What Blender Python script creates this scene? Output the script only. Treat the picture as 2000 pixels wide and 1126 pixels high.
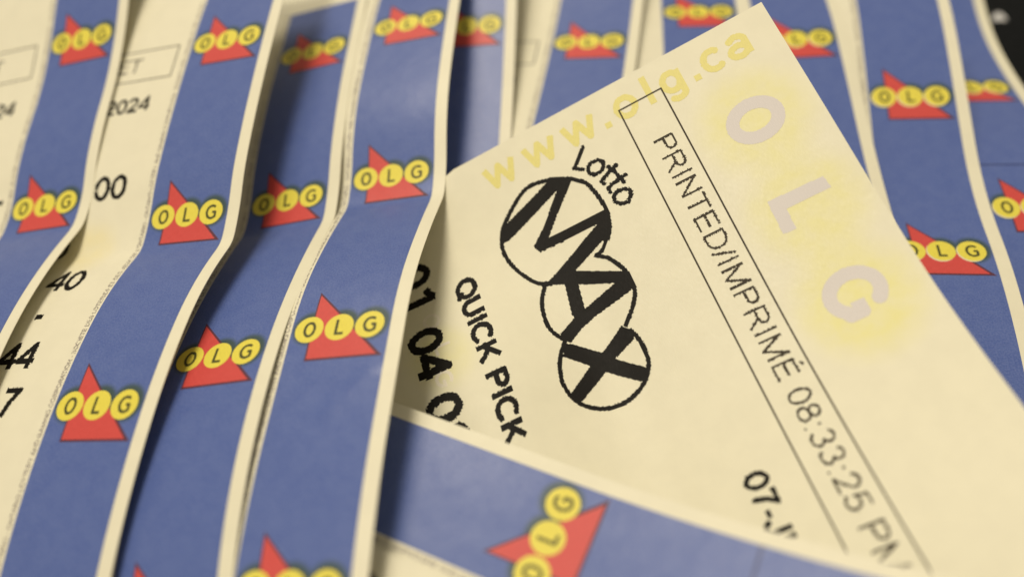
import bpy, math, random
import numpy as np
rng = np.random.default_rng(7)
random.seed(7)

# ------------------------------------------------------------------ clear
for o in list(bpy.data.objects):
    bpy.data.objects.remove(o, do_unlink=True)
scene = bpy.context.scene
COL = scene.collection
MM = 0.001
ZOFF = 14.5                      # table top sits at z = 0, tickets are piled above it (mm)

# ------------------------------------------------------------------ camera
CAM_C = np.array([9.528, -65.0289, 78.6415 + ZOFF])
CAM_R = np.array([[0.9910, 0.1300, -0.0318], [0.0867, -0.8048, -0.5871], [-0.1019, 0.5791, -0.8089]])  # right, down, forward
F_PX = 1598.1
cam_data = bpy.data.cameras.new('camera')
cam = bpy.data.objects.new('camera', cam_data)
COL.objects.link(cam)
from mathutils import Matrix, Vector
q, _ = np.linalg.qr(CAM_R.T)
q *= np.sign(np.sum(q * CAM_R.T, axis=0))
rx, dn, fw = q[:, 0], q[:, 1], q[:, 2]
m3 = np.stack([rx, -dn, -fw], 1)
mat = Matrix([[*m3[i], CAM_C[i] * MM] for i in range(3)] + [[0, 0, 0, 1]])
cam.matrix_world = mat
cam_data.sensor_width = 36.0
cam_data.sensor_fit = 'HORIZONTAL'
cam_data.lens = 36.0 * F_PX / 2000.0
cam_data.clip_start = 0.002
cam_data.clip_end = 20.0
cam_data.dof.use_dof = True
cam_data.dof.focus_distance = 0.0945
cam_data.dof.aperture_fstop = cam_data.lens / 3.5
cam_data.dof.aperture_blades = 0
scene.camera = cam

# ------------------------------------------------------------------ world (dim warm room light)
world = bpy.data.worlds.new('World')
scene.world = world
world.use_nodes = True
bg = world.node_tree.nodes['Background']
bg.inputs[0].default_value = (1.0, 0.88, 0.70, 1)
bg.inputs[1].default_value = 0.31

# ------------------------------------------------------------------ key lamp: warm ceiling lamp above, to the left and beyond
def ceiling_lamp(pos, size, energy, label):
    ld = bpy.data.lights.new('ceiling_lamp', 'AREA')
    ld.shape = 'DISK'
    ld.size = size
    ld.energy = energy
    ld.color = (1.0, 0.895, 0.715)
    o = bpy.data.objects.new('ceiling_lamp', ld)
    COL.objects.link(o)
    p = Vector(pos)
    o.location = p
    o.rotation_euler = (Vector((0.0, 0.0, 0.01)) - p).to_track_quat('-Z', 'Y').to_euler()
    o['label'] = label
    o['category'] = 'lamp'


ceiling_lamp((-0.165, -0.13, 0.72), 0.21, 2.85, 'warm round ceiling lamp almost overhead, a little to the left')
ceiling_lamp((-0.27, 0.41, 0.61), 0.26, 2.2, 'second warm round ceiling lamp farther back, glinting on the paper')

# ------------------------------------------------------------------ exposure
scene.view_settings.view_transform = 'Standard'
scene.view_settings.look = 'None'
scene.view_settings.exposure = 0.0
scene.view_settings.gamma = 1.0
scene.view_settings.use_curve_mapping = False
scene.render.resolution_x = 1024
scene.render.resolution_y = 576


# ================================================================== materials
def new_mat(name, base, rough=0.5, spec=0.4):
    m = bpy.data.materials.new(name)
    m.use_nodes = True
    nt = m.node_tree
    b = nt.nodes['Principled BSDF']
    b.inputs['Base Color'].default_value = (*base, 1)
    b.inputs['Roughness'].default_value = rough
    b.inputs['Specular IOR Level'].default_value = spec
    return m, nt, b


class NT:
    """small helper to chain nodes"""
    def __init__(s, nt):
        s.nt = nt

    def n(s, t, **k):
        x = s.nt.nodes.new(t)
        for a, v in k.items():
            setattr(x, a, v)
        return x

    def link(s, a, b):
        s.nt.links.new(a, b)

    def put(s, sock, v):
        if isinstance(v, (int, float)):
            sock.default_value = v
        elif isinstance(v, tuple):
            sock.default_value = (*v, 1) if len(v) == 3 else v
        else:
            s.link(v, sock)

    def math(s, op, a, b=0.0, c=0.0):
        x = s.n('ShaderNodeMath', operation=op)
        s.put(x.inputs[0], a)
        s.put(x.inputs[1], b)
        s.put(x.inputs[2], c)
        return x.outputs[0]

    def remap(s, v, f0, f1, t0, t1, smooth=True):
        x = s.n('ShaderNodeMapRange')
        x.interpolation_type = 'SMOOTHSTEP' if smooth else 'LINEAR'
        s.put(x.inputs[0], v)
        for i, w in enumerate((f0, f1, t0, t1)):
            s.put(x.inputs[i + 1], w)
        return x.outputs[0]

    def mix(s, f, a, b):
        x = s.n('ShaderNodeMix', data_type='RGBA')
        s.put(x.inputs[0], f)
        s.put(x.inputs[6], a)
        s.put(x.inputs[7], b)
        return x.outputs[2]

    def uv(s):
        x = s.n('ShaderNodeUVMap', uv_map='print')
        sp = s.n('ShaderNodeSeparateXYZ')
        s.link(x.outputs[0], sp.inputs[0])
        return x.outputs[0], sp.outputs[0], sp.outputs[1]

    def noise(s, vec, scale, detail=3.0, rough=0.55, stretch=None):
        if stretch:
            mp = s.n('ShaderNodeMapping')
            s.link(vec, mp.inputs[0])
            mp.inputs['Scale'].default_value = stretch
            vec = mp.outputs[0]
        x = s.n('ShaderNodeTexNoise')
        s.link(vec, x.inputs['Vector'])
        x.inputs['Scale'].default_value = scale
        x.inputs['Detail'].default_value = detail
        x.inputs['Roughness'].default_value = rough
        return x.outputs[0]

    def dist(s, x, y, cx, cy):
        dx = s.math('SUBTRACT', x, cx)
        dy = s.math('SUBTRACT', y, cy)
        return s.math('SQRT', s.math('ADD', s.math('MULTIPLY', dx, dx), s.math('MULTIPLY', dy, dy)))


def paper_surface(h, b, vec, rough, bump, lumps=0.24):
    """fibrous, slightly cockled thermal paper: bump and gloss variation"""
    fib = h.noise(vec, 6.0, 4.0, 0.6, (1.6, 0.28, 1.0))
    lump = h.noise(vec, 0.09, 3.0, 0.5)
    bp = h.n('ShaderNodeBump')
    bp.inputs['Strength'].default_value = bump
    bp.inputs['Distance'].default_value = 0.00003
    h.put(bp.inputs['Height'], fib)
    bp2 = h.n('ShaderNodeBump')
    bp2.inputs['Strength'].default_value = lumps
    bp2.inputs['Distance'].default_value = 0.0008
    h.put(bp2.inputs['Height'], lump)
    h.link(bp.outputs[0], bp2.inputs['Normal'])
    h.link(bp2.outputs[0], b.inputs['Normal'])
    h.link(h.remap(fib, 0.3, 0.7, rough - 0.06, rough + 0.08), b.inputs['Roughness'])
    return fib


CREAM = (0.775, 0.742, 0.58)


def paper_mat(name, tint=(1, 1, 1), tints=(), rough=0.46):
    base = tuple(CREAM[i] * tint[i] for i in range(3))
    m, nt, b = new_mat(name, base, rough, 0.42)
    h = NT(nt)
    vec, u, v = h.uv()
    fib = paper_surface(h, b, vec, rough, 0.6)
    mott = h.noise(vec, 0.35, 3.0, 0.6)
    c = h.mix(h.remap(mott, 0.3, 0.7, 0.0, 1.0), tuple(x * 0.985 for x in base), tuple(min(1, x * 1.02) for x in base))
    c = h.mix(h.remap(fib, 0.62, 0.8, 0.0, 0.25), c, tuple(x * 0.9 for x in base))
    for (a0, b0, r, soft, col, k) in tints:          # pale security tints printed on the ticket
        d = h.dist(u, v, b0, a0)
        wob = h.noise(vec, 0.5, 2.0)
        f = h.math('MULTIPLY', h.remap(d, r - soft, r + soft, k, 0.0), h.remap(wob, 0.2, 0.8, 0.6, 1.1))
        c = h.mix(f, c, col)
    h.link(c, b.inputs['Base Color'])
    return m


PITCH = 27.07
DC, DR = 3.53, 1.67
BL, BR, PE = -5.66, 5.91, 7.54


def blue_mat(name, wrap=True, line=None):
    m, nt, b = new_mat(name, (0.12, 0.165, 0.46), 0.42, 0.5)
    h = NT(nt)
    vec, u, v = h.uv()
    fib = paper_surface(h, b, vec, 0.33, 0.3, 0.3)
    base = (0.060, 0.106, 0.335)
    # fine diagonal halftone screen of the blue ink
    s1 = h.math('SINE', h.math('MULTIPLY', h.math('ADD', u, h.math('MULTIPLY', v, 0.8)), 2 * math.pi / 0.26))
    s2 = h.math('SINE', h.math('MULTIPLY', h.math('SUBTRACT', u, h.math('MULTIPLY', v, 0.8)), 2 * math.pi / 0.26))
    scr = h.math('MULTIPLY', s1, s2)
    c = h.mix(h.remap(scr, -1, 1, 0, 1), tuple(x * 0.85 for x in base), tuple(x * 1.18 for x in base))
    mott = h.noise(vec, 0.5, 3.0, 0.6)
    c = h.mix(h.remap(mott, 0.3, 0.7, 0.0, 0.35), c, (0.11, 0.165, 0.40))
    spk = h.noise(vec, 9.0, 1.0, 0.5)
    c = h.mix(h.remap(spk, 0.735, 0.82, 0.0, 0.45), c, (0.42, 0.45, 0.55))
    grain = h.noise(vec, 4.5, 2.0, 0.7)
    c = h.mix(h.remap(grain, 0.25, 0.75, 0.0, 0.42), c, (0.19, 0.24, 0.50))
    aw = h.math('WRAP', v, PITCH / 2, -PITCH / 2) if wrap else v
    d = None
    for i in (-1, 0, 1):
        di = h.dist(u, aw, i * DC + 0.15, -0.2)
        d = di if d is None else h.math('MINIMUM', d, di)
    c = h.mix(h.remap(d, 1.7, 2.5, 0.85, 0.0), c, (0.04, 0.072, 0.03))
    if line is not None:                              # dark register line across the strip
        dl = h.math('ABSOLUTE', h.math('SUBTRACT', v, line))
        c = h.mix(h.remap(dl, 0.10, 0.2, 0.8, 0.0), c, (0.02, 0.03, 0.12))
    h.link(c, b.inputs['Base Color'])
    return m


def ink(name, col, rough=0.45, spec=0.45, speck=0.0, bump=0.3, speck_col=(0.5, 0.46, 0.36)):
    m, nt, b = new_mat(name, col, rough, spec)
    h = NT(nt)
    vec, u, v = h.uv()
    fib = paper_surface(h, b, vec, rough, bump)
    c = h.mix(h.remap(fib, 0.3, 0.7, 0.0, 1.0), tuple(x * 0.93 for x in col), tuple(min(1, x * 1.05) for x in col))
    if speck:
        spk = h.noise(vec, 7.0, 2.0, 0.6)
        c = h.mix(h.remap(spk, 0.66, 0.76, 0.0, speck), c, speck_col)
    h.link(c, b.inputs['Base Color'])
    return m


YEL = (0.78, 0.66, 0.22)
TY = (0.775, 0.735, 0.30)
M_TINTS = [(3.8, 28.6, 5.8, 2.4, TY, 0.7), (15.5, 28.9, 5.8, 2.4, TY, 0.72), (27.0, 28.7, 5.8, 2.4, TY, 0.85), (15.0, -17.0, 3.8, 1.6, TY, 0.45)]
MAT = dict(
    paper=paper_mat('cream_thermal_paper'),
    paper2=paper_mat('cream_thermal_paper_b', (0.985, 0.985, 0.975)),
    paperM=paper_mat('cream_thermal_paper_tinted', (1.0, 1.0, 0.985), M_TINTS, 0.44),
    paperB=paper_mat('cream_thermal_paper_c', (1, 1, 1), [(31.0, -14.0, 3.6, 1.8, (0.80, 0.72, 0.40), 0.6)]),
    blue=blue_mat('blue_ink'), blueJ=blue_mat('blue_ink_with_line', True, 19.4), blueN=blue_mat('blue_ink_single', False, 18.0), blueE=blue_mat('blue_ink_plain', False),
    red=ink('red_ink', (0.61, 0.070, 0.062), 0.42, 0.5, 0.25, 0.4, (0.7, 0.2, 0.15)),
    maroon=ink('maroon_ink', (0.10, 0.03, 0.05), 0.45, 0.45),
    yellow=ink('yellow_ink', (0.77, 0.67, 0.085), 0.42, 0.5, 0.1, 0.4, (0.8, 0.72, 0.3)),
    paleyellow=ink('pale_yellow_edge', (0.78, 0.72, 0.50), 0.45, 0.45),
    olive=ink('dark_olive_ink', (0.075, 0.078, 0.02), 0.45, 0.4),
    black=ink('black_thermal_print', (0.010, 0.009, 0.008), 0.5, 0.12, 0.3, 0.5, (0.12, 0.10, 0.08)),
    brown=ink('thin_dark_print', (0.038, 0.028, 0.015), 0.5, 0.2, 0.3, 0.4, (0.3, 0.25, 0.16)),
    micro=ink('grey_microprint', (0.34, 0.31, 0.27), 0.5, 0.3),
    wwwyel=ink('yellow_security_print', (0.76, 0.69, 0.24), 0.46, 0.4),
    lilac=ink('lilac_security_print', (0.655, 0.615, 0.60), 0.46, 0.45, 0.0, 0.2),
    faint=ink('faint_grey_print', (0.70, 0.65, 0.46), 0.46, 0.4),
    white=ink('pale_print', (0.82, 0.77, 0.64), 0.46, 0.4),
)

# ================================================================== ticket surfaces
# X0 (mm), yaw, cross tilt, nodes along the ticket, slope angle at the nodes (degrees)
N14 = [-22, -12, -4, 4, 12, 20, 24, 28, 34, 44, 54, 66, 80, 96]
N8 = [-22, -10, 0, 8, 16, 24, 34, 50]
N4 = [-16, 0, 16, 34]
TP = dict(
    A=((-67.98, 25.14, 5.43), .0612, .2445, [-22, -12, -4, 4, 12, 20, 24, 30.4, 32.2, 34, 44, 54, 66, 80, 96], [-15.2, -18.7, -21.4, -16.9, -10.2, -16.1, -21.9, -5.9, 12.2, 12.2, 4.3, -4.5, -9.5, -12.4, -8.0]),
    B=((-43.65, 22.39, 9.07), .0118, .2413, [-22, -12, -4, 4, 12, 20, 24, 30.6, 32.4, 34, 44, 54, 66, 80, 96], [0.6, -4.5, -9.6, -10.7, -12.4, -14.8, -21.0, -12, 13.4, 13.4, 0.4, -6.0, -12.0, -20.8, -12.0]),
    C=((-35.18, 29.73, 1.99), .09, .2653, [-22, -12, -4, 4, 12, 20, 24, 30.5, 32.3, 34, 44, 54, 66, 80, 96], [-1.9, -2.1, -2.3, -2.4, -5.7, -9.4, -13.7, -3.7, 17.3, 17.3, 12.3, 5.6, -2.8, -15.5, -9.0]),
    D=((-20.85, 32.82, 5.53), .0684, .2226, [-22, -12, -4, 4, 12, 20, 24, 30.3, 32.1, 34, 44, 54, 66, 80, 96], [14.9, 7.4, -0.8, -2.4, -4.2, -14.1, -20.3, -5.8, 19.4, 19.4, 14.1, 0.3, -0.3, -8.7, -12.0]),
    E=((-13.36, 37.72, 1.94), .0777, .0863, N4, [-12.3, -11.7, -7.0, -1.0]),
    F=((5.18, 38.75, -.45), -.0385, .1392, N4, [-7.1, -.1, 2.7, 0.0]),
    G=((21.68, 48.28, -.93), .0474, .0472, N4, [2.3, 2.9, 2.2, 1.5]),
    H=((36.16, 42.28, -.5), .0878, .0678, N4, [9.9, -5.0, -8, 0]),
    I=((51.7, 32.29, -1.79), .0118, .0986, N8, [-1.4, -10.1, -11.8, -11.5, -2.0, 7.2, -1.0, -12.0]),
    J=((63.57, 40.97, -6.55), .0714, .0434, N8, [-13.6, 3.2, 9.2, 11.0, 6.8, -1.7, -7.1, -8]),
    N=((7.12, -39.45, 4.14), 1.2626, .009, [-60, -30, 0, 30, 60], [8.1, 7.1, 7.1, 23.6, 30]),
    M=((-.28, .9, 3.65), .4005, .3947, [-12, 0, 12, 24, 32, 40, 48, 54], [-16.3, -16.9, -18.6, -14.9, -3.9, 2.7, 6.3, 8.4]),
)
TP['P'] = ((7.12, -39.45, 4.14 + .75),) + TP['N'][1:]
# a0, a1 (along), b0, b1 (across), b below which the hidden part flattens out
EXT = dict(A=(-23, 100, -44, PE, -24), B=(-19.0, 100, -40, PE, -22), C=(-10.2, 100, -34, PE, -18), D=(-23, 100, -34, PE, -24),
           E=(-23, 62, -34, PE, -20), F=(-23, 62, -30, PE, -20), G=(-23, 62, -30, PE, -20), H=(-23, 62, -30, PE, -20),
           I=(-23, 66, -30, PE, -18), J=(-34, 66, -30, PE, -18), N=(-46, 46, -46, 7.4, -40), M=(-9.04, 72, -42, 35.75, -16),
           P=(-40, 12, -46, -7.05, -40))
ABOVE = dict(A=[], B=['A'], C=['B', 'A'], D=['C', 'B', 'A'], P=['D', 'C'], N=['P', 'D', 'C'], M=['N', 'P', 'D', 'C'],
             E=['D', 'M', 'C'], F=['E', 'M', 'D'], G=['F', 'M', 'E'], H=['G', 'M', 'F'], I=['H', 'M', 'G'], J=['I', 'M', 'H'])


class Surf:
    def __init__(s, key):
        X0, yaw, psi, nodes, phi = TP[key]
        s.key = key
        s.X0 = np.array(X0, float) + np.array([0, 0, ZOFF])
        s.psi = psi
        s.A = np.array([math.sin(yaw), -math.cos(yaw), 0])
        s.Bh = np.array([math.cos(yaw), math.sin(yaw), 0])
        s.Zn = -math.sin(psi) * s.Bh + np.array([0, 0, math.cos(psi)])
        nd = [nodes[0] - 60, nodes[0] - 10] + list(nodes) + [nodes[-1] + 8, nodes[-1] + 80]
        ph = [0, phi[0] * .5] + list(phi) + [0, 0]
        s.g = np.arange(nd[0], nd[-1], 0.25)
        # light smoothing of the slope so folds read as paper folds
        f = np.interp(s.g, nd, np.radians(ph))
        kk = np.exp(-0.5 * (np.arange(-12, 13) * .25 / 0.5) ** 2)
        f = np.convolve(np.pad(f, 12, mode='edge'), kk / kk.sum(), 'valid')
        s.f = f
        i0 = int(np.argmin(abs(s.g)))
        cum = lambda v: np.concatenate([[0], np.cumsum((v[1:] + v[:-1]) * .125)])
        s.u = cum(np.cos(f)); s.u -= s.u[i0]
        s.z = cum(np.sin(f)); s.z -= s.z[i0]
        s.ext = EXT[key]
        bf = s.ext[4]
        s.bg = np.arange(-90, 60, 0.25)
        ps = np.where(s.bg < bf, np.maximum(0, psi * (1 + (s.bg - bf) / 12.0)), psi)
        j0 = int(np.argmin(abs(s.bg)))
        s.bh = cum(np.cos(ps)); s.bh -= s.bh[j0]
        s.bz = cum(np.sin(ps)); s.bz -= s.bz[j0]

    def raw(s, a, b):
        u, zz = np.interp(a, s.g, s.u), np.interp(a, s.g, s.z)
        bh, bz = np.interp(b, s.bg, s.bh), np.interp(b, s.bg, s.bz)
        X = s.X0 + np.outer(bh, s.Bh) + np.outer(u, s.A) + np.outer(zz, s.Zn)
        X[:, 2] += bz + s.lift(a, b)
        return X

    def lift(s, a, b):
        # the lower left part of the big ticket is bowed upwards
        if s.key == 'D':                       # a faint dent left by a fingernail
            p, q = np.array([60.2, 4.6]), np.array([64.2, 0.9])
            d = q - p
            t = np.clip(((a - p[0]) * d[0] + (b - p[1]) * d[1]) / (d @ d), 0, 1)
            r = np.hypot(a - p[0] - t * d[0], b - p[1] - t * d[1])
            return 0.22 * np.exp(-(r / 0.9) ** 2)
        if s.key != 'M':
            return 0.0
        sm = lambda t: np.clip(t, 0, 1) ** 2 * (3 - 2 * np.clip(t, 0, 1))
        return 6.5 * sm((4 - b) / 22.0) * sm((a + 6) / 30.0)

    def height(s, X):
        d = X - s.X0
        u = d @ s.A
        h = d @ s.Bh
        a = np.interp(u, s.u, s.g)
        zz = np.interp(u, s.u, s.z)
        bh = h + zz * math.sin(s.psi)
        b = np.interp(bh, s.bh, s.bg)
        z = s.X0[2] + np.interp(b, s.bg, s.bz) + zz * math.cos(s.psi) + s.lift(a, b)
        a0, a1, b0, b1, _ = s.ext
        inside = (a > a0 - .3) & (a < a1 + .3) & (b > b0 - .3) & (b < b1 + .3)
        return z, inside

    def normal(s, a):
        f = np.interp(a, s.g, s.f)
        return np.outer(np.cos(f), s.Zn) - np.outer(np.sin(f), s.A)

    def at(s, a, b, off=0.0):
        a = np.asarray(a, float)
        b = np.asarray(b, float)
        X = s.raw(a, b)
        for lvl, up in enumerate(ABOVE[s.key]):
            z, ins = SURF[up].height(X)
            X[:, 2] = np.where(ins, np.minimum(X[:, 2], z - 0.13 - 0.05 * lvl), X[:, 2])
        X[:, 2] = np.maximum(X[:, 2], 0.15)
        return X + s.normal(a) * off


SURF = {}
for k in TP:
    SURF[k] = Surf(k)


# ================================================================== mesh building
def mesh_obj(name, X, faces, mat, parent, uv=None, smooth=True, origin=None):
    """X in mm (world), faces an (n,3) or (n,4) int array"""
    o0 = np.zeros(3) if origin is None else origin
    V = ((X - o0) * MM).astype(np.float32)
    me = bpy.data.meshes.new(name)
    faces = np.asarray(faces, np.int32)
    nf, k = faces.shape
    me.vertices.add(len(V))
    me.vertices.foreach_set('co', V.ravel())
    me.loops.add(nf * k)
    me.loops.foreach_set('vertex_index', faces.ravel())
    me.polygons.add(nf)
    me.polygons.foreach_set('loop_start', np.arange(0, nf * k, k, dtype=np.int32))
    me.polygons.foreach_set('loop_total', np.full(nf, k, dtype=np.int32))
    if smooth:
        me.polygons.foreach_set('use_smooth', np.ones(nf, dtype=bool))
    if uv is not None:
        l = me.uv_layers.new(name='print')
        l.data.foreach_set('uv', uv[faces.ravel()].astype(np.float32).ravel())
    me.update(calc_edges=True)
    me.validate()
    me.materials.append(mat)
    ob = bpy.data.objects.new(name, me)
    COL.objects.link(ob)
    if parent is not None:
        ob.parent = parent
    return ob


def grid(a, b):
    A, B = np.meshgrid(a, b, indexing='ij')
    na, nb = len(a), len(b)
    i = np.arange(na * nb).reshape(na, nb)
    f = np.stack([i[:-1, :-1], i[1:, :-1], i[1:, 1:], i[:-1, 1:]], -1).reshape(-1, 4)
    return A.ravel(), B.ravel(), f


def ticks(lo, hi, st):
    t = np.arange(math.ceil(lo / st), math.floor(hi / st) + 1) * st
    t = t[(t > lo + st * .3) & (t < hi - st * .3)]
    return np.concatenate([[lo], t, [hi]])


THICK = 0.085


class Ticket:
    def __init__(s, key, label, mat='paper'):
        s.s = SURF[key]
        s.key = key
        a0, a1, b0, b1, _ = EXT[key]
        # empty at the ticket's base point
        s.org = s.s.at([max(a0, min(a1, 0.0))], [max(b0, min(b1, 0.0))])[0]
        e = bpy.data.objects.new('lottery_ticket', None)
        e.empty_display_size = 0.01
        e.location = Vector(s.org * MM)
        e['label'] = label
        e['category'] = 'ticket'
        e['group'] = 'lottery tickets spread over each other'
        COL.objects.link(e)
        s.e = e
        A, B, f = grid(ticks(a0, a1, .5), ticks(b0, b1, 1.0))
        n = len(A)
        top = s.s.at(A, B)
        bot = s.s.at(A, B, -THICK)
        na, nb = len(ticks(a0, a1, .5)), len(ticks(b0, b1, 1.0))
        idx = np.arange(n).reshape(na, nb)
        loop = np.concatenate([idx[:, 0], idx[-1, 1:], idx[-2::-1, -1], idx[0, -2:0:-1]])
        l2 = np.roll(loop, -1)
        side = np.stack([loop, loop + n, l2 + n, l2], -1)
        faces = np.concatenate([f, f[:, ::-1] + n, side[:, ::-1]])
        uv = np.stack([np.concatenate([B, B]), np.concatenate([A, A])], 1)
        s.paper = mesh_obj('paper', np.concatenate([top, bot]), faces, MAT[mat], e, uv, True, s.org)
        # keep the cut edges crisp
        me = s.paper.data
        att = me.attributes.new('sharp_edge', 'BOOLEAN', 'EDGE')
        ev = np.empty(len(me.edges) * 2, np.int32)
        me.edges.foreach_get('vertices', ev)
        ev = ev.reshape(-1, 2)
        rim = np.zeros(2 * n, bool)
        rim[loop] = True
        rim[loop + n] = True
        att.data.foreach_set('value', rim[ev[:, 0]] & rim[ev[:, 1]])

    def put(s, name, a, b, faces, mat, off, parent=None, label=None):
        a = np.asarray(a, float)
        b = np.asarray(b, float)
        o = mesh_obj(name, s.s.at(a, b, off), faces, MAT[mat], parent or s.e, np.stack([b, a], 1), True, s.org)
        if label:
            o['label'] = label
        return o

    def rect(s, name, a0, a1, b0, b1, mat, off, parent=None):
        A, B, f = grid(ticks(a0, a1, .5), ticks(b0, b1, 1.0))
        return s.put(name, A, B, f, mat, off, parent)

    def raster(s, name, segs, mat, off=0.02, dot=0.12, to=lambda x, y: (x, y), polys=(), parent=None, rough=0.22, label=None, shift=None, cap='butt'):
        """print made of printer dots: strokes [(points, width)], polygons; x/y print coordinates mapped to (a,b)"""
        pts = np.concatenate([np.asarray(p, float) for p, w in segs] + [np.asarray(p, float) for p in polys])
        wm = max([w for _, w in segs] + [0])
        lo = pts.min(0) - wm - dot
        hi = pts.max(0) + wm + dot
        nx, ny = int((hi[0] - lo[0]) / dot) + 1, int((hi[1] - lo[1]) / dot) + 1
        xs = lo[0] + (np.arange(nx) + .5) * dot
        ys = lo[1] + (np.arange(ny) + .5) * dot
        mask = np.zeros((ny, nx), bool)
        jit = rng.normal(0, rough * dot, (ny, nx)) if rough else np.zeros((ny, nx))
        for p, w in segs:
            p = np.asarray(p, float)
            closed = len(p) > 2 and np.allclose(p[0], p[-1])
            for si, (q0, q1) in enumerate(zip(p[:-1], p[1:])):
                x0, x1 = min(q0[0], q1[0]) - w, max(q0[0], q1[0]) + w
                y0, y1 = min(q0[1], q1[1]) - w, max(q0[1], q1[1]) + w
                i0, i1 = max(0, int((x0 - lo[0]) / dot) - 1), min(nx, int((x1 - lo[0]) / dot) + 2)
                j0, j1 = max(0, int((y0 - lo[1]) / dot) - 1), min(ny, int((y1 - lo[1]) / dot) + 2)
                X, Y = np.meshgrid(xs[i0:i1], ys[j0:j1])
                d = q1 - q0
                L = d @ d + 1e-12
                tr = ((X - q0[0]) * d[0] + (Y - q0[1]) * d[1]) / L
                t = np.clip(tr, 0, 1)
                dd = np.hypot(X - q0[0] - t * d[0], Y - q0[1] - t * d[1])
                if cap == 'butt' and not closed:
                    if si == 0:
                        dd = np.where(tr < 0, 9.0, dd)
                    if si == len(p) - 2:
                        dd = np.where(tr > 1, 9.0, dd)
                mask[j0:j1, i0:i1] |= dd + jit[j0:j1, i0:i1] < w / 2
        for p in polys:
            p = np.asarray(p, float)
            X, Y = np.meshgrid(xs, ys)
            X = X + jit
            ins = np.zeros((ny, nx), bool)
            j = len(p) - 1
            for i in range(len(p)):
                c = (p[i, 1] > Y) != (p[j, 1] > Y)
                xi = (p[j, 0] - p[i, 0]) * (Y - p[i, 1]) / (p[j, 1] - p[i, 1] + 1e-12) + p[i, 0]
                ins ^= c & (X < xi)
                j = i
            mask |= ins
        quads = []
        mx = max(1, int(1.0 / dot))
        for r in range(ny):
            row = mask[r]
            if not row.any():
                continue
            dff = np.diff(np.concatenate([[0], row.astype(np.int8), [0]]))
            for st, en in zip(np.where(dff == 1)[0], np.where(dff == -1)[0]):
                for c0 in range(st, en, mx):
                    c1 = min(en, c0 + mx)
                    quads.append((lo[0] + c0 * dot, lo[1] + r * dot, lo[0] + c1 * dot, lo[1] + (r + 1) * dot))
        Q = np.array(quads)
        x = Q[:, [0, 2, 2, 0]].ravel()
        y = Q[:, [1, 1, 3, 3]].ravel()
        if shift is not None:
            y = y + shift(x)
        a, b = to(x, y)
        f = np.arange(len(x)).reshape(-1, 4)
        # face upwards
        t0 = s.s.at(a[:4], b[:4])
        if np.cross(t0[1] - t0[0], t0[2] - t0[0])[2] < 0:
            f = f[:, ::-1]
        return s.put(name, a, b, f, mat, off, parent, label)

    def outline_box(s, name, a0, a1, b0, b1, w, mat, closed=(1, 1, 1, 1)):
        """frame of four butted bars; closed = low a, high a, low b, high b"""
        A, B, F = [], [], []
        n = 0
        for on, (p0, p1, q0, q1) in zip(closed, ((a0, a0 + w, b0 + w, b1 - w), (a1 - w, a1, b0 + w, b1 - w), (a0, a1, b0, b0 + w), (a0, a1, b1 - w, b1))):
            if not on:
                continue
            x, y, f = grid(ticks(p0, p1, .5), ticks(q0, q1, 1.0))
            A.append(x); B.append(y); F.append(f + n)
            n += len(x)
        return s.put(name, np.concatenate(A), np.concatenate(B), np.concatenate(F), mat, 0.02)

    # ---- blue strip with its logos
    def strip(s, mat='blue', a0=None, a1=None, logos=(), misprint=False, micro=True):
        e = s.s.ext
        a0 = e[0] + .02 if a0 is None else a0
        a1 = e[1] - .02 if a1 is None else a1
        s.rect('blue_strip', a0, a1, BL, BR, mat, 0.014)
        if micro:
            txt = "SOCIETE DES LOTERIES ET DES JEUX DE L'ONTARIO - ONTARIO LOTTERY AND GAMING CORPORATION - "
            segs = []
            em = 0.78
            lo, hi = (micro if isinstance(micro, tuple) else (a0, min(a1, 90)))
            x = 0.0
            i = 0
            while x < hi - lo:
                ch = txt[i % len(txt)]
                i += 1
                adv, pl = GL[ch]
                for p in pl:
                    segs.append((np.array(p) * em + np.array([x, 0]), 0.11))
                x += adv * em
            # reads upwards along the strip
            s.raster('microprint', segs, 'micro', 0.014, 0.09, to=lambda X, Y: (hi - X, BL - 0.28 - Y), rough=0.25)
        for k in logos:
            s.logo(k * PITCH, misprint)

    def logo(s, ac, misprint):
        # red triangle: apex above the O, foot to the right of the G
        P = np.array([(-4.68, -3.2), (3.74, -3.08), (3.74, 4.88)])

        def tri(P, n=14):
            pts, F, ix = [], [], {}
            for i in range(n + 1):
                for j in range(n + 1 - i):
                    ix[i, j] = len(pts)
                    w = np.array([n - i - j, i, j]) / n
                    pts.append(w @ P)
            for i in range(n):
                for j in range(n - i):
                    F.append((ix[i, j], ix[i + 1, j], ix[i, j + 1]))
                    if i + j < n - 1:
                        F.append((ix[i + 1, j], ix[i + 1, j + 1], ix[i, j + 1]))
            return np.array(pts), np.array(F)
        p, f = tri(P)
        t = s.put('red_triangle', p[:, 0] + ac, p[:, 1], f, 'red', 0.030)
        # dark drop outline under the triangle
        c = P.mean(0)
        O = np.array([(-5.15, -3.38), (3.98, -3.30), (3.98, 5.55)]) + np.array([0.02, 0.02])
        p, f = tri(O)
        s.put('triangle_outline', p[:, 0] + ac, p[:, 1], f, 'maroon', 0.022, t)
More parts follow.
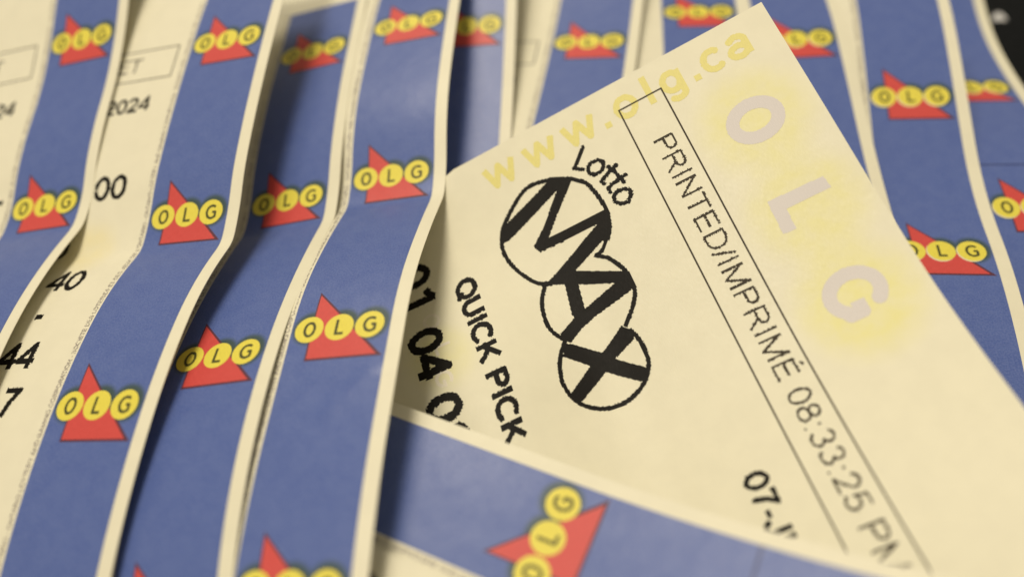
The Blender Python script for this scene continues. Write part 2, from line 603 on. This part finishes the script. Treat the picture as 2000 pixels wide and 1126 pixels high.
        for i, ch in ((-1, 'O'), (0, 'L'), (1, 'G')):
            rings = [0.4, 0.75, 1.0]
            th = np.linspace(0, 2 * math.pi, 41)[:-1]
            for (nm, mt, da, db, rr, off) in ((('disc_edge', 'paleyellow', .16, -.14, DR * 1.0, .034),) if misprint else ()) + (('yellow_disc', 'yellow', 0, 0, DR, .040),):
                a = [ac + da]
                b = [i * DC + db]
                F = []
                for ri, r in enumerate(rings):
                    a += list(ac + da + rr * r * np.cos(th))
                    b += list(i * DC + db + rr * r * np.sin(th))
                    for q in range(40):
                        q1 = (q + 1) % 40
                        if ri == 0:
                            F.append((0, 1 + q, 1 + q1, 1 + q1))
                        else:
                            o0, o1 = 1 + (ri - 1) * 40, 1 + ri * 40
                            F.append((o0 + q, o1 + q, o1 + q1, o0 + q1))
                F3 = []
                for q in F:
                    F3.append((q[0], q[1], q[2]))
                    if q[2] != q[3]:
                        F3.append((q[0], q[2], q[3]))
                s.put(nm, a, b, np.array(F3), mt, off, t)
            w = 0.33
            if ch == 'O':
                seg = [(ell(.06, 0, .57, .84, 0, 360), w)]
            elif ch == 'L':
                seg = [([(-.30, 1.0), (-.30, -.84), (.58, -.84)], w)]
            else:
                seg = [(np.concatenate([ell(.12, 0, .70, .84, 50, 300), [(.62, -.66), (.62, -.02), (.2, -.02)]]), w)]
            s.raster('letter', seg, 'olive', 0.050, 0.055, to=lambda X, Y, i=i: (ac - Y, i * DC + X), rough=0.0, parent=t)

    # ---- text in the ticket's own reading direction (across the strip: +b, up = -a)
    def text(s, name, txt, em, w, base_a, right_b=None, left_b=None, mat='black', label=None):
        segs, adv = layout(txt, em, w)
        x0 = right_b - adv if right_b is not None else left_b
        return s.raster(name, segs, mat, to=lambda X, Y: (base_a - Y, x0 + X), label=label)


# ================================================================== stroke font
def ell(cx, cy, rx, ry, t0, t1, n=28):
    t = np.radians(np.linspace(t0, t1, n))
    return np.stack([cx + rx * np.cos(t), cy + ry * np.sin(t)], 1)


def J(*p):
    return np.concatenate([np.atleast_2d(np.array(q, float)) for q in p])


GL = {
    ' ': (.278, []),
    'P': (.667, [J((.12, 0), (.12, .67), (.40, .67), ell(.40, .505, .17, .165, 90, -90, 12), (.12, .34))]),
    'R': (.722, [J((.12, 0), (.12, .67), (.43, .67), ell(.43, .515, .165, .155, 90, -90, 12), (.12, .36)), J((.36, .36), (.44, .30), (.64, 0))]),
    'I': (.278, [J((.139, 0), (.139, .716))]),
    'N': (.722, [J((.12, 0), (.12, .716)), J((.12, .68), (.60, .03)), J((.60, 0), (.60, .716))]),
    'T': (.611, [J((.02, .67), (.59, .67)), J((.305, .67), (.305, 0))]),
    'E': (.667, [J((.61, .045), (.125, .045), (.125, .67), (.59, .67)), J((.125, .37), (.56, .37))]),
    'D': (.722, [J((.125, .045), (.125, .67), (.35, .67), ell(.35, .3575, .28, .3125, 90, -90, 16), (.125, .045))]),
    '/': (.278, [J((.02, 0), (.26, .716))]),
    'M': (.833, [J((.12, 0), (.12, .716)), J((.12, .68), (.4165, .03), (.713, .68)), J((.713, 0), (.713, .716))]),
    'É': (.667, [J((.61, .045), (.125, .045), (.125, .67), (.59, .67)), J((.125, .37), (.56, .37)), J((.30, .80), (.40, .90))]),
    '0': (.556, [ell(.278, .352, .20, .315, 0, 360)]),
    '1': (.556, [J((.36, 0), (.36, .70)), J((.36, .70), (.30, .60), (.12, .53))]),
    '2': (.556, [J(ell(.27, .50, .185, .17, 170, -25, 18), (.30, .26), (.07, .05), (.51, .05))]),
    '3': (.556, [ell(.265, .515, .165, .155, 160, -80, 18), ell(.265, .205, .195, .165, 85, -165, 20)]),
    '4': (.556, [J((.41, 0), (.41, .68), (.05, .215), (.54, .215))]),
    '5': (.556, [J((.49, .665), (.17, .665), (.11, .34), ell(.265, .235, .205, .19, 130, -160, 20))]),
    '6': (.556, [ell(.28, .22, .20, .175, 0, 360), J((.09, .25), (.12, .45), (.22, .62), (.36, .67), (.47, .58))]),
    '7': (.556, [J((.06, .66), (.49, .66), (.30, .36), (.21, 0))]),
    '8': (.556, [ell(.278, .52, .155, .15, 0, 360), ell(.278, .205, .195, .165, 0, 360)]),
    '9': (.556, [ell(.275, .48, .195, .19, 0, 360), J((.465, .46), (.44, .25), (.34, .08), (.20, .04), (.09, .12))]),
    ':': (.278, [J((.139, 0), (.139, .09)), J((.139, .43), (.139, .52))]),
    '.': (.278, [J((.139, -.01), (.139, .14))]),
    '-': (.333, [J((.06, .265), (.28, .265))]),
    "'": (.191, [J((.09, .70), (.09, .52))]),
    'Q': (.778, [ell(.388, .358, .305, .315, 0, 360), J((.44, .18), (.69, -.02))]),
    'U': (.722, [J((.12, .716), (.12, .26), ell(.355, .26, .235, .215, 180, 360, 16), (.59, .716))]),
    'C': (.722, [ell(.385, .358, .305, .315, 42, 318)]),
    'K': (.722, [J((.12, 0), (.12, .716)), J((.60, .716), (.13, .25)), J((.28, .40), (.63, 0))]),
    'L': (.556, [J((.12, .716), (.12, .045), (.52, .045))]),
    'O': (.778, [ell(.388, .358, .31, .315, 0, 360)]),
    'G': (.778, [J(ell(.39, .358, .315, .315, 45, 325), (.67, .33), (.42, .33))]),
    'J': (.5, [J((.38, .716), (.38, .2), ell(.225, .2, .155, .165, 0, -180, 14))]),
    'S': (.667, [J((.56, .56), (.46, .66), (.3, .67), (.15, .60), (.15, .47), (.3, .40), (.5, .31), (.57, .19), (.46, .07), (.28, .04), (.12, .1), (.08, .21))]),
    'X': (.667, [J((.05, 0), (.6, .716)), J((.05, .716), (.6, 0))]),
    'A': (.667, [J((.02, 0), (.33, .7), (.64, 0)), J((.13, .24), (.53, .24))]),
    'Y': (.667, [J((.03, .716), (.33, .32), (.63, .716)), J((.33, .32), (.33, 0))]),
    'B': (.667, [J((.12, .045), (.12, .67), (.38, .67), ell(.38, .525, .17, .145, 90, -90, 10), (.12, .38)), J((.38, .38), ell(.4, .21, .19, .165, 90, -90, 10), (.12, .045))]),
    'w': (.722, [J((.03, .519), (.19, .03), (.36, .48), (.53, .03), (.69, .519))]),
    'o': (.556, [ell(.278, .26, .205, .225, 0, 360)]),
    'l': (.222, [J((.11, 0), (.11, .716))]),
    'g': (.556, [ell(.255, .27, .185, .215, 0, 360), J((.445, .50), (.445, -.04), ell(.27, -.04, .175, .12, 0, -150, 12))]),
    'c': (.5, [ell(.27, .26, .205, .225, 45, 315)]),
    'a': (.556, [J((.45, 0), (.45, .36), ell(.28, .36, .17, .13, 0, 160, 12)), ell(.255, .15, .185, .125, 0, 360)]),
}


def layout(txt, em, w):
    x = 0.0
    segs = []
    for ch in txt:
        adv, pl = GL[ch]
        for p in pl:
            segs.append((np.asarray(p) * em + np.array([x, 0]), w * em))
        x += adv * em
    return segs, x


# ================================================================== the table
def unproject(px, py, z):
    d = rx * ((px - 1000.0) / F_PX) + dn * ((py - 563.0) / F_PX) + fw
    return CAM_C + d * (z - CAM_C[2]) / d[2]


tm, tnt, tb = new_mat('black_desk_top', (0.004, 0.005, 0.006), 0.6, 0.12)
h = NT(tnt)
tc = h.n('ShaderNodeTexCoord')
nz = h.noise(tc.outputs['Object'], 900.0, 4.0, 0.6)
h.link(h.mix(nz, (0.002, 0.003, 0.004), (0.006, 0.007, 0.008)), tb.inputs['Base Color'])
h.link(h.remap(nz, 0.3, 0.7, 0.55, 0.75), tb.inputs['Roughness'])
tw = 320.0
tX = np.array([(x, y, z) for z in (0.0, -25.0) for x, y in ((-tw, -tw), (tw, -tw), (tw, tw), (-tw, tw))], float)
tF = np.array([(0, 1, 2, 3), (7, 6, 5, 4), (0, 4, 5, 1), (1, 5, 6, 2), (2, 6, 7, 3), (3, 7, 4, 0)])
table = mesh_obj('table_top', tX, tF, tm, None, None, False)
table['kind'] = 'structure'
# small pale printed mark on the black surface
c0 = unproject(1953, 36, 0.0)
sc = np.linalg.norm(c0 - CAM_C) / F_PX
th = np.linspace(0, math.pi, 17)
pts = [(-15, 5), (15, 5)] + [(14 * math.cos(t) - 1, 4 - 15 * math.sin(t) * (1 - .25 * math.cos(t))) for t in th]
mX = np.array([unproject(1953 + p[0], 36 + p[1], 0.06) for p in pts])
cen = mX.mean(0)
mX = np.concatenate([[cen], mX])
nP = len(pts)
order = np.argsort([math.atan2(v[1] - cen[1], v[0] - cen[0]) for v in mX[1:]]) + 1
mF = np.array([(0, order[i], order[(i + 1) % nP]) for i in range(nP)])
mk, _, _ = new_mat('pale_mark', (0.62, 0.62, 0.62), 0.5, 0.3)
mesh_obj('printed_mark', mX, mF, mk, table, None, False)

# ================================================================== the tickets
LAB = dict(
    A='lottery ticket farthest left, on top of the fan, partly cut off by the picture edge',
    B='lottery ticket second from left with 40, 44 and 7 printed beside its blue strip',
    C='lottery ticket whose blue strip lies in the dark shadow of the ticket left of it',
    D='lottery ticket whose right edge overlaps the big tilted ticket, wavy blue strip in the middle',
    E='lottery ticket peeking out just right of the wavy middle ticket, its O disc hidden',
    F='blurred lottery ticket behind the www end of the tilted ticket, fully visible logo',
    G='blurred lottery ticket behind the tilted ticket, logo cut by the top of the picture',
    H='lottery ticket right behind the upper corner of the tilted ticket, only L and G showing',
    I='lottery ticket right of the tilted ticket with two logos one below the other',
    J='lottery ticket farthest right, bordering the black table, with a dark line across its strip',
    N='lottery ticket at the bottom lying sideways, logo turned on its side, over the tilted ticket',
    M='large tilted lottery ticket face up with black circled logo and boxed printing time',
    P='plain cream ticket edge at the bottom, tucked between the wavy and the sideways ticket')

tA = Ticket('A', LAB['A'])
tA.strip(logos=(0, 1, 2, 3), micro=(-22, 36))
tA.outline_box('printed_box', -0.70, 5.0, -43, -8.05, .17, 'brown', (1, 1, 0, 1))
tA.text('printed_text', 'TICKET/BILLET', 3.4, .075, 3.2, right_b=-13.9, mat='brown')
tA.text('printed_text', '2024', 3.4, .13, 11.2, right_b=-9.5)
tA.text('printed_text', '-', 4.7, .13, 26.8, right_b=-7.2)

tB = Ticket('B', LAB['B'], 'paperB')
tB.strip(logos=(0, 1, 2, 3), micro=(-15, 88))
tB.outline_box('printed_box', -0.62, 5.0, -39, -7.75, .17, 'brown', (1, 1, 0, 1))
tB.text('printed_text', 'TICKET/BILLET', 3.4, .075, 3.25, right_b=-13.4, mat='brown')
tB.text('printed_text', '2024', 3.35, .13, 10.35, right_b=-9.9)
tB.text('printed_text', '00', 4.75, .13, 23.7, right_b=-10.1)
tB.text('printed_text', '0', 4.75, .13, 31.7, right_b=-17.3)
tB.text('printed_text', '40', 4.75, .13, 38.1, right_b=-11.1)
tB.text('printed_text', '-', 4.75, .15, 43.5, right_b=-13.4)
tB.text('printed_text', '44', 4.75, .14, 49.4, right_b=-11.4)
tB.text('printed_text', '7', 4.75, .14, 55.2, right_b=-11.0)

tC = Ticket('C', LAB['C'], 'paper2')
tC.strip(logos=(0, 1, 2, 3), a0=-10.15, micro=(-9.8, 88))
tD = Ticket('D', LAB['D'])
tD.strip(logos=(0, 1, 2, 3), micro=(-22, 88))
tP = Ticket('P', LAB['P'], 'paper2')
tP.text('printed_text', '4', 4.75, .14, -12.6, right_b=-9.2)
tN = Ticket('N', LAB['N'])
tN.strip('blueN', logos=(0,), micro=(-40, 20))

# ---- the big tilted ticket: reading direction runs along +a, letters stand up along +b
tM = Ticket('M', LAB['M'], 'paperM')
RD = lambda X, Y: (X, Y)
tM.rect('blue_strip', 60.0, 71.4, -41.9, 35.7, 'blueN', 0.014)
tM.outline_box('printed_box', -5.41, 60, 15.43, 21.18, .20, 'brown', (1, 0, 1, 1))


def mtext(txt, em, w, a0, base, mat='black', slope=0.0, shear=0.0, label=None, name='printed_text', dot=0.12):
    segs, adv = layout(txt, em, w)
    return tM.raster(name, segs, mat, to=lambda X, Y: (a0 + X + shear * Y, base + Y + slope * X), label=label, dot=dot)


mtext('PRINTED/IMPRIMÉ 08:33:25 PM', 3.555, .078, 0.08, 17.36, 'brown', 0.0, label='thin printed words PRINTED/IMPRIMÉ 08:33:25 PM', dot=0.11)
mtext('QUICK PICK', 3.77, .178, 6.03, -11.9, 'black', -.081, -.165, label='bold printed words QUICK PICK')
for ch, ac, bc in (('0', 2.4, -16.2), ('1', 5.9, -16.6), ('0', 12.16, -18.0), ('4', 15.69, -18.35), ('0', 21.42, -18.9), ('8', 25.0, -19.3)):
    segs, adv = layout(ch, 5.7, .165)
    tM.raster('printed_digit', segs, 'black', to=lambda X, Y, ac=ac, bc=bc, adv=adv: (ac + 1.1 * (X - adv / 2), bc - 2.0 + Y - .1 * (X - adv / 2)), rough=0.3)
mtext('07-JUN', 3.5, .15, 39.14, 9.68, 'black')

# circled logo, traced on the ticket's own surface
polys = [
    [[3.35, -4.28], [1.42, -3.56], [0.87, -2.92], [1.04, -2.43], [-1.36, 3.91], [-1.7, 4.22], [-1.11, 5.87], [-0.33, 6.95], [0.2, 4.59], [3.33, -3.23]],
    [[-0.94, 4.21], [-0.26, 6.92], [0.19, 6.53], [3.12, 3.38], [5.14, 1.39], [6.41, -0.27], [5.4, -0.74], [3.81, 1.19], [2.04, 2.91], [0.27, 4.56]],
    [[5.12, 1.4], [5.14, 8.76], [5.5, 9.28], [7.05, 8.57], [6.36, 7.29], [6.4, -0.26]],
    [[6.36, 7.29], [5.14, 8.76], [5.47, 9.22], [7.13, 8.72], [8.43, 7.87], [8.53, 6.91], [10.16, 2.96], [11.33, 0.97], [10.58, -1.2], [10.21, -0.84], [7.1, 5.65]],
    [[9.97, -0.54], [10.26, 2.62], [13.17, 8.31], [14.73, 8.25], [13.73, 6.27], [10.59, -0.81]],
    [[11.05, 0.88], [11.7, 2.38], [14.95, 1.82], [15.66, 1.8], [15.65, 0.19], [14.99, 0.08]],
    [[13.7, 6.28], [13.47, 8.17], [14.93, 8.24], [15.36, 7.49], [16.26, 2.73], [17.01, 0.58], [18.24, -1.48], [17.77, -2.17], [16.88, -2.28], [15.47, 0.27], [14.95, 1.82]],
    [[18.56, 4.84], [19.63, 5.81], [20.59, 5.56], [21.67, 2.84], [22.79, 0.95], [25.42, -3.47], [24.19, -4.25], [21.54, -0.46], [20.57, 1.57]],
    [[18.15, -2.14], [18.39, -1.45], [20.57, 1.57], [21.98, 2.89], [24.19, 5.57], [25.64, 4.69], [22.82, 1.04], [21.54, -0.46], [19.58, -3.08]],
]
RING0 = [[8.55, 7.72], [7.07, 8.63], [4.89, 9.06], [1.49, 8.42], [0.05, 7.28], [-0.79, 6.05], [-1.59, 4.24], [-1.87, 1.17], [0.66, -2.47], [2.64, -3.93], [4.68, -4.43], [7.0, -4.02], [9.28, -2.79], [10.2, -1.75], [10.61, -0.71]]
RINGM = [[8.56, 7.5], [9.48, 6.55], [9.74, 5.63]]
RINGAR = [[9.76, 5.69], [10.74, 6.85], [12.32, 7.72], [13.64, 8.09], [15.59, 7.93], [17.26, 6.85], [18.72, 5.35]]
RINGAL = [[10.27, -1.29], [12.71, -2.82], [15.77, -3.21], [17.7, -2.14]]
RINGX = [[18.03, -2.19], [19.6, -3.44], [21.03, -4.11], [22.71, -4.45], [24.41, -4.11], [25.71, -3.1], [26.6, -1.34], [26.85, 0.5], [26.56, 2.56], [25.53, 4.54], [24.0, 5.77], [22.6, 6.08], [21.02, 6.04], [19.52, 5.57]]


def smooth(p, n=6):
    p = np.array(p, float)
    t = np.arange(len(p))
    tt = np.linspace(0, len(p) - 1, (len(p) - 1) * n + 1)
    q = np.concatenate([[2 * p[0] - p[1]], p, [2 * p[-1] - p[-2]]])
    out = []
    for v in tt:
        i = min(int(v), len(p) - 2)
        u = v - i
        a, b, c, d = q[i], q[i + 1], q[i + 2], q[i + 3]
        out.append(.5 * ((2 * b) + (-a + c) * u + (2 * a - 5 * b + 4 * c - d) * u * u + (-a + 3 * b - 3 * c + d) * u ** 3))
    return np.array(out)


segs = [(smooth(p), w) for p, w in ((RING0, .54), (RINGM, .46), (RINGAR, .52), (RINGAL, .54), (RINGX, .54))]
tM.raster('circled_logo', segs, 'black', polys=polys, label='black circled letters M, A and X', rough=0.12, cap='round')
lotto = [
    [[-3.3, 9.78], [-2.02, 8.52], [-1.33, 7.71], [-0.71, 8.63]],
    [[-0.88, 10.76], [-0.32, 11.14], [0.25, 10.93], [0.62, 10.36], [0.6, 9.46], [-0.0, 9.09], [-0.6, 9.26], [-0.98, 9.89], [-0.88, 10.76]],
    [[0.83, 12.38], [1.0, 11.63], [1.45, 10.62], [1.79, 10.01], [2.22, 10.17]],
    [[0.5, 11.45], [1.59, 11.9]],
    [[2.42, 12.86], [2.53, 12.19], [2.67, 11.05], [2.95, 10.34], [3.55, 10.38]],
    [[2.08, 11.99], [3.17, 12.3]],
    [[3.91, 11.91], [4.4, 12.53], [5.05, 12.4], [5.67, 11.72], [5.47, 10.84], [4.85, 10.41], [4.26, 10.46], [3.84, 11.0], [3.91, 11.91]],
]
tM.raster('logo_word', [(np.array(p), .50) for p in lotto], 'black', label='small arched word Lotto', rough=0.3, cap='round')

# yellow web address along the edge, reading towards +b, letters stand up along -a
segs = []
for ch, bc in (('w', -0.8), ('w', 4.75), ('w', 10.15), ('.', 13.7), ('o', 16.45), ('l', 19.6), ('g', 22.6), ('.', 25.4), ('c', 27.75), ('a', 31.05)):
    adv, pl = GL[ch]
    em = 5.5
    for p in pl:
        segs.append((np.asarray(p) * em * np.array([1.05 if ch == 'w' else 1.0, 1.0]) + np.array([bc - adv * em / 2, 0]), .80))
tM.raster('web_address', segs, 'wwwyel', 0.014, 0.10, to=lambda X, Y: (-3.95 - Y, X), rough=0.0, label='pale yellow web address along the short edge')

# pale lilac security letters
wm = dict(O=[(ell(3.8, 28.6, 2.05, 2.6, 0, 360, 48), 1.5)],
          L=None,
          G=[(np.concatenate([ell(26.3, 28.6, 2.15, 2.6, 40, 318, 40), [(28.4, 27.1), (28.4, 28.4), (27.1, 28.4)]]), 1.5)])
for k, sg in wm.items():
    if sg is None:
        tM.raster('security_letter', [], 'lilac', 0.014, 0.08, rough=0.0, polys=[[(13.1, 25.35), (13.25, 31.85), (14.75, 32.0), (14.8, 26.8), (17.3, 26.7), (17.2, 25.2)]])
    else:
        tM.raster('security_letter', sg, 'lilac', 0.014, 0.08, rough=0.0)
segs = []
for ch, ac, bc in (('O', 9.8, -16.4), ('L', 14.1, -16.4), ('G', 18.0, -17.7)):
    adv, pl = GL[ch]
    for p in pl:
        segs.append((np.asarray(p) * 2.9 + np.array([ac - adv * 1.45, bc - 1.0]), .42))
tM.raster('security_letter', segs, 'white', 0.013, 0.08, rough=0.0)

tE = Ticket('E', LAB['E'])
tE.strip('blueE', logos=(0,), micro=False)
tF_ = Ticket('F', LAB['F'], 'paper2')
tF_.strip(logos=(0, 1, 2), micro=(-22, 20))
tF_.outline_box('printed_box', -0.62, 5.0, -29, -7.75, .17, 'brown', (1, 1, 0, 1))
tF_.text('printed_text', '2024', 3.35, .13, 10.35, right_b=-9.9)
tG = Ticket('G', LAB['G'])
tG.strip(logos=(0, 1, 2), micro=False)
tH = Ticket('H', LAB['H'], 'paper2')
tH.strip(logos=(0, 1, 2), misprint=True, micro=False)
tI = Ticket('I', LAB['I'])
tI.strip(logos=(0, 1, 2), misprint=True, micro=(-22, 30))
tJ = Ticket('J', LAB['J'], 'paper2')
tJ.strip('blueJ', logos=(-1, 0, 1, 2), misprint=True, micro=False)
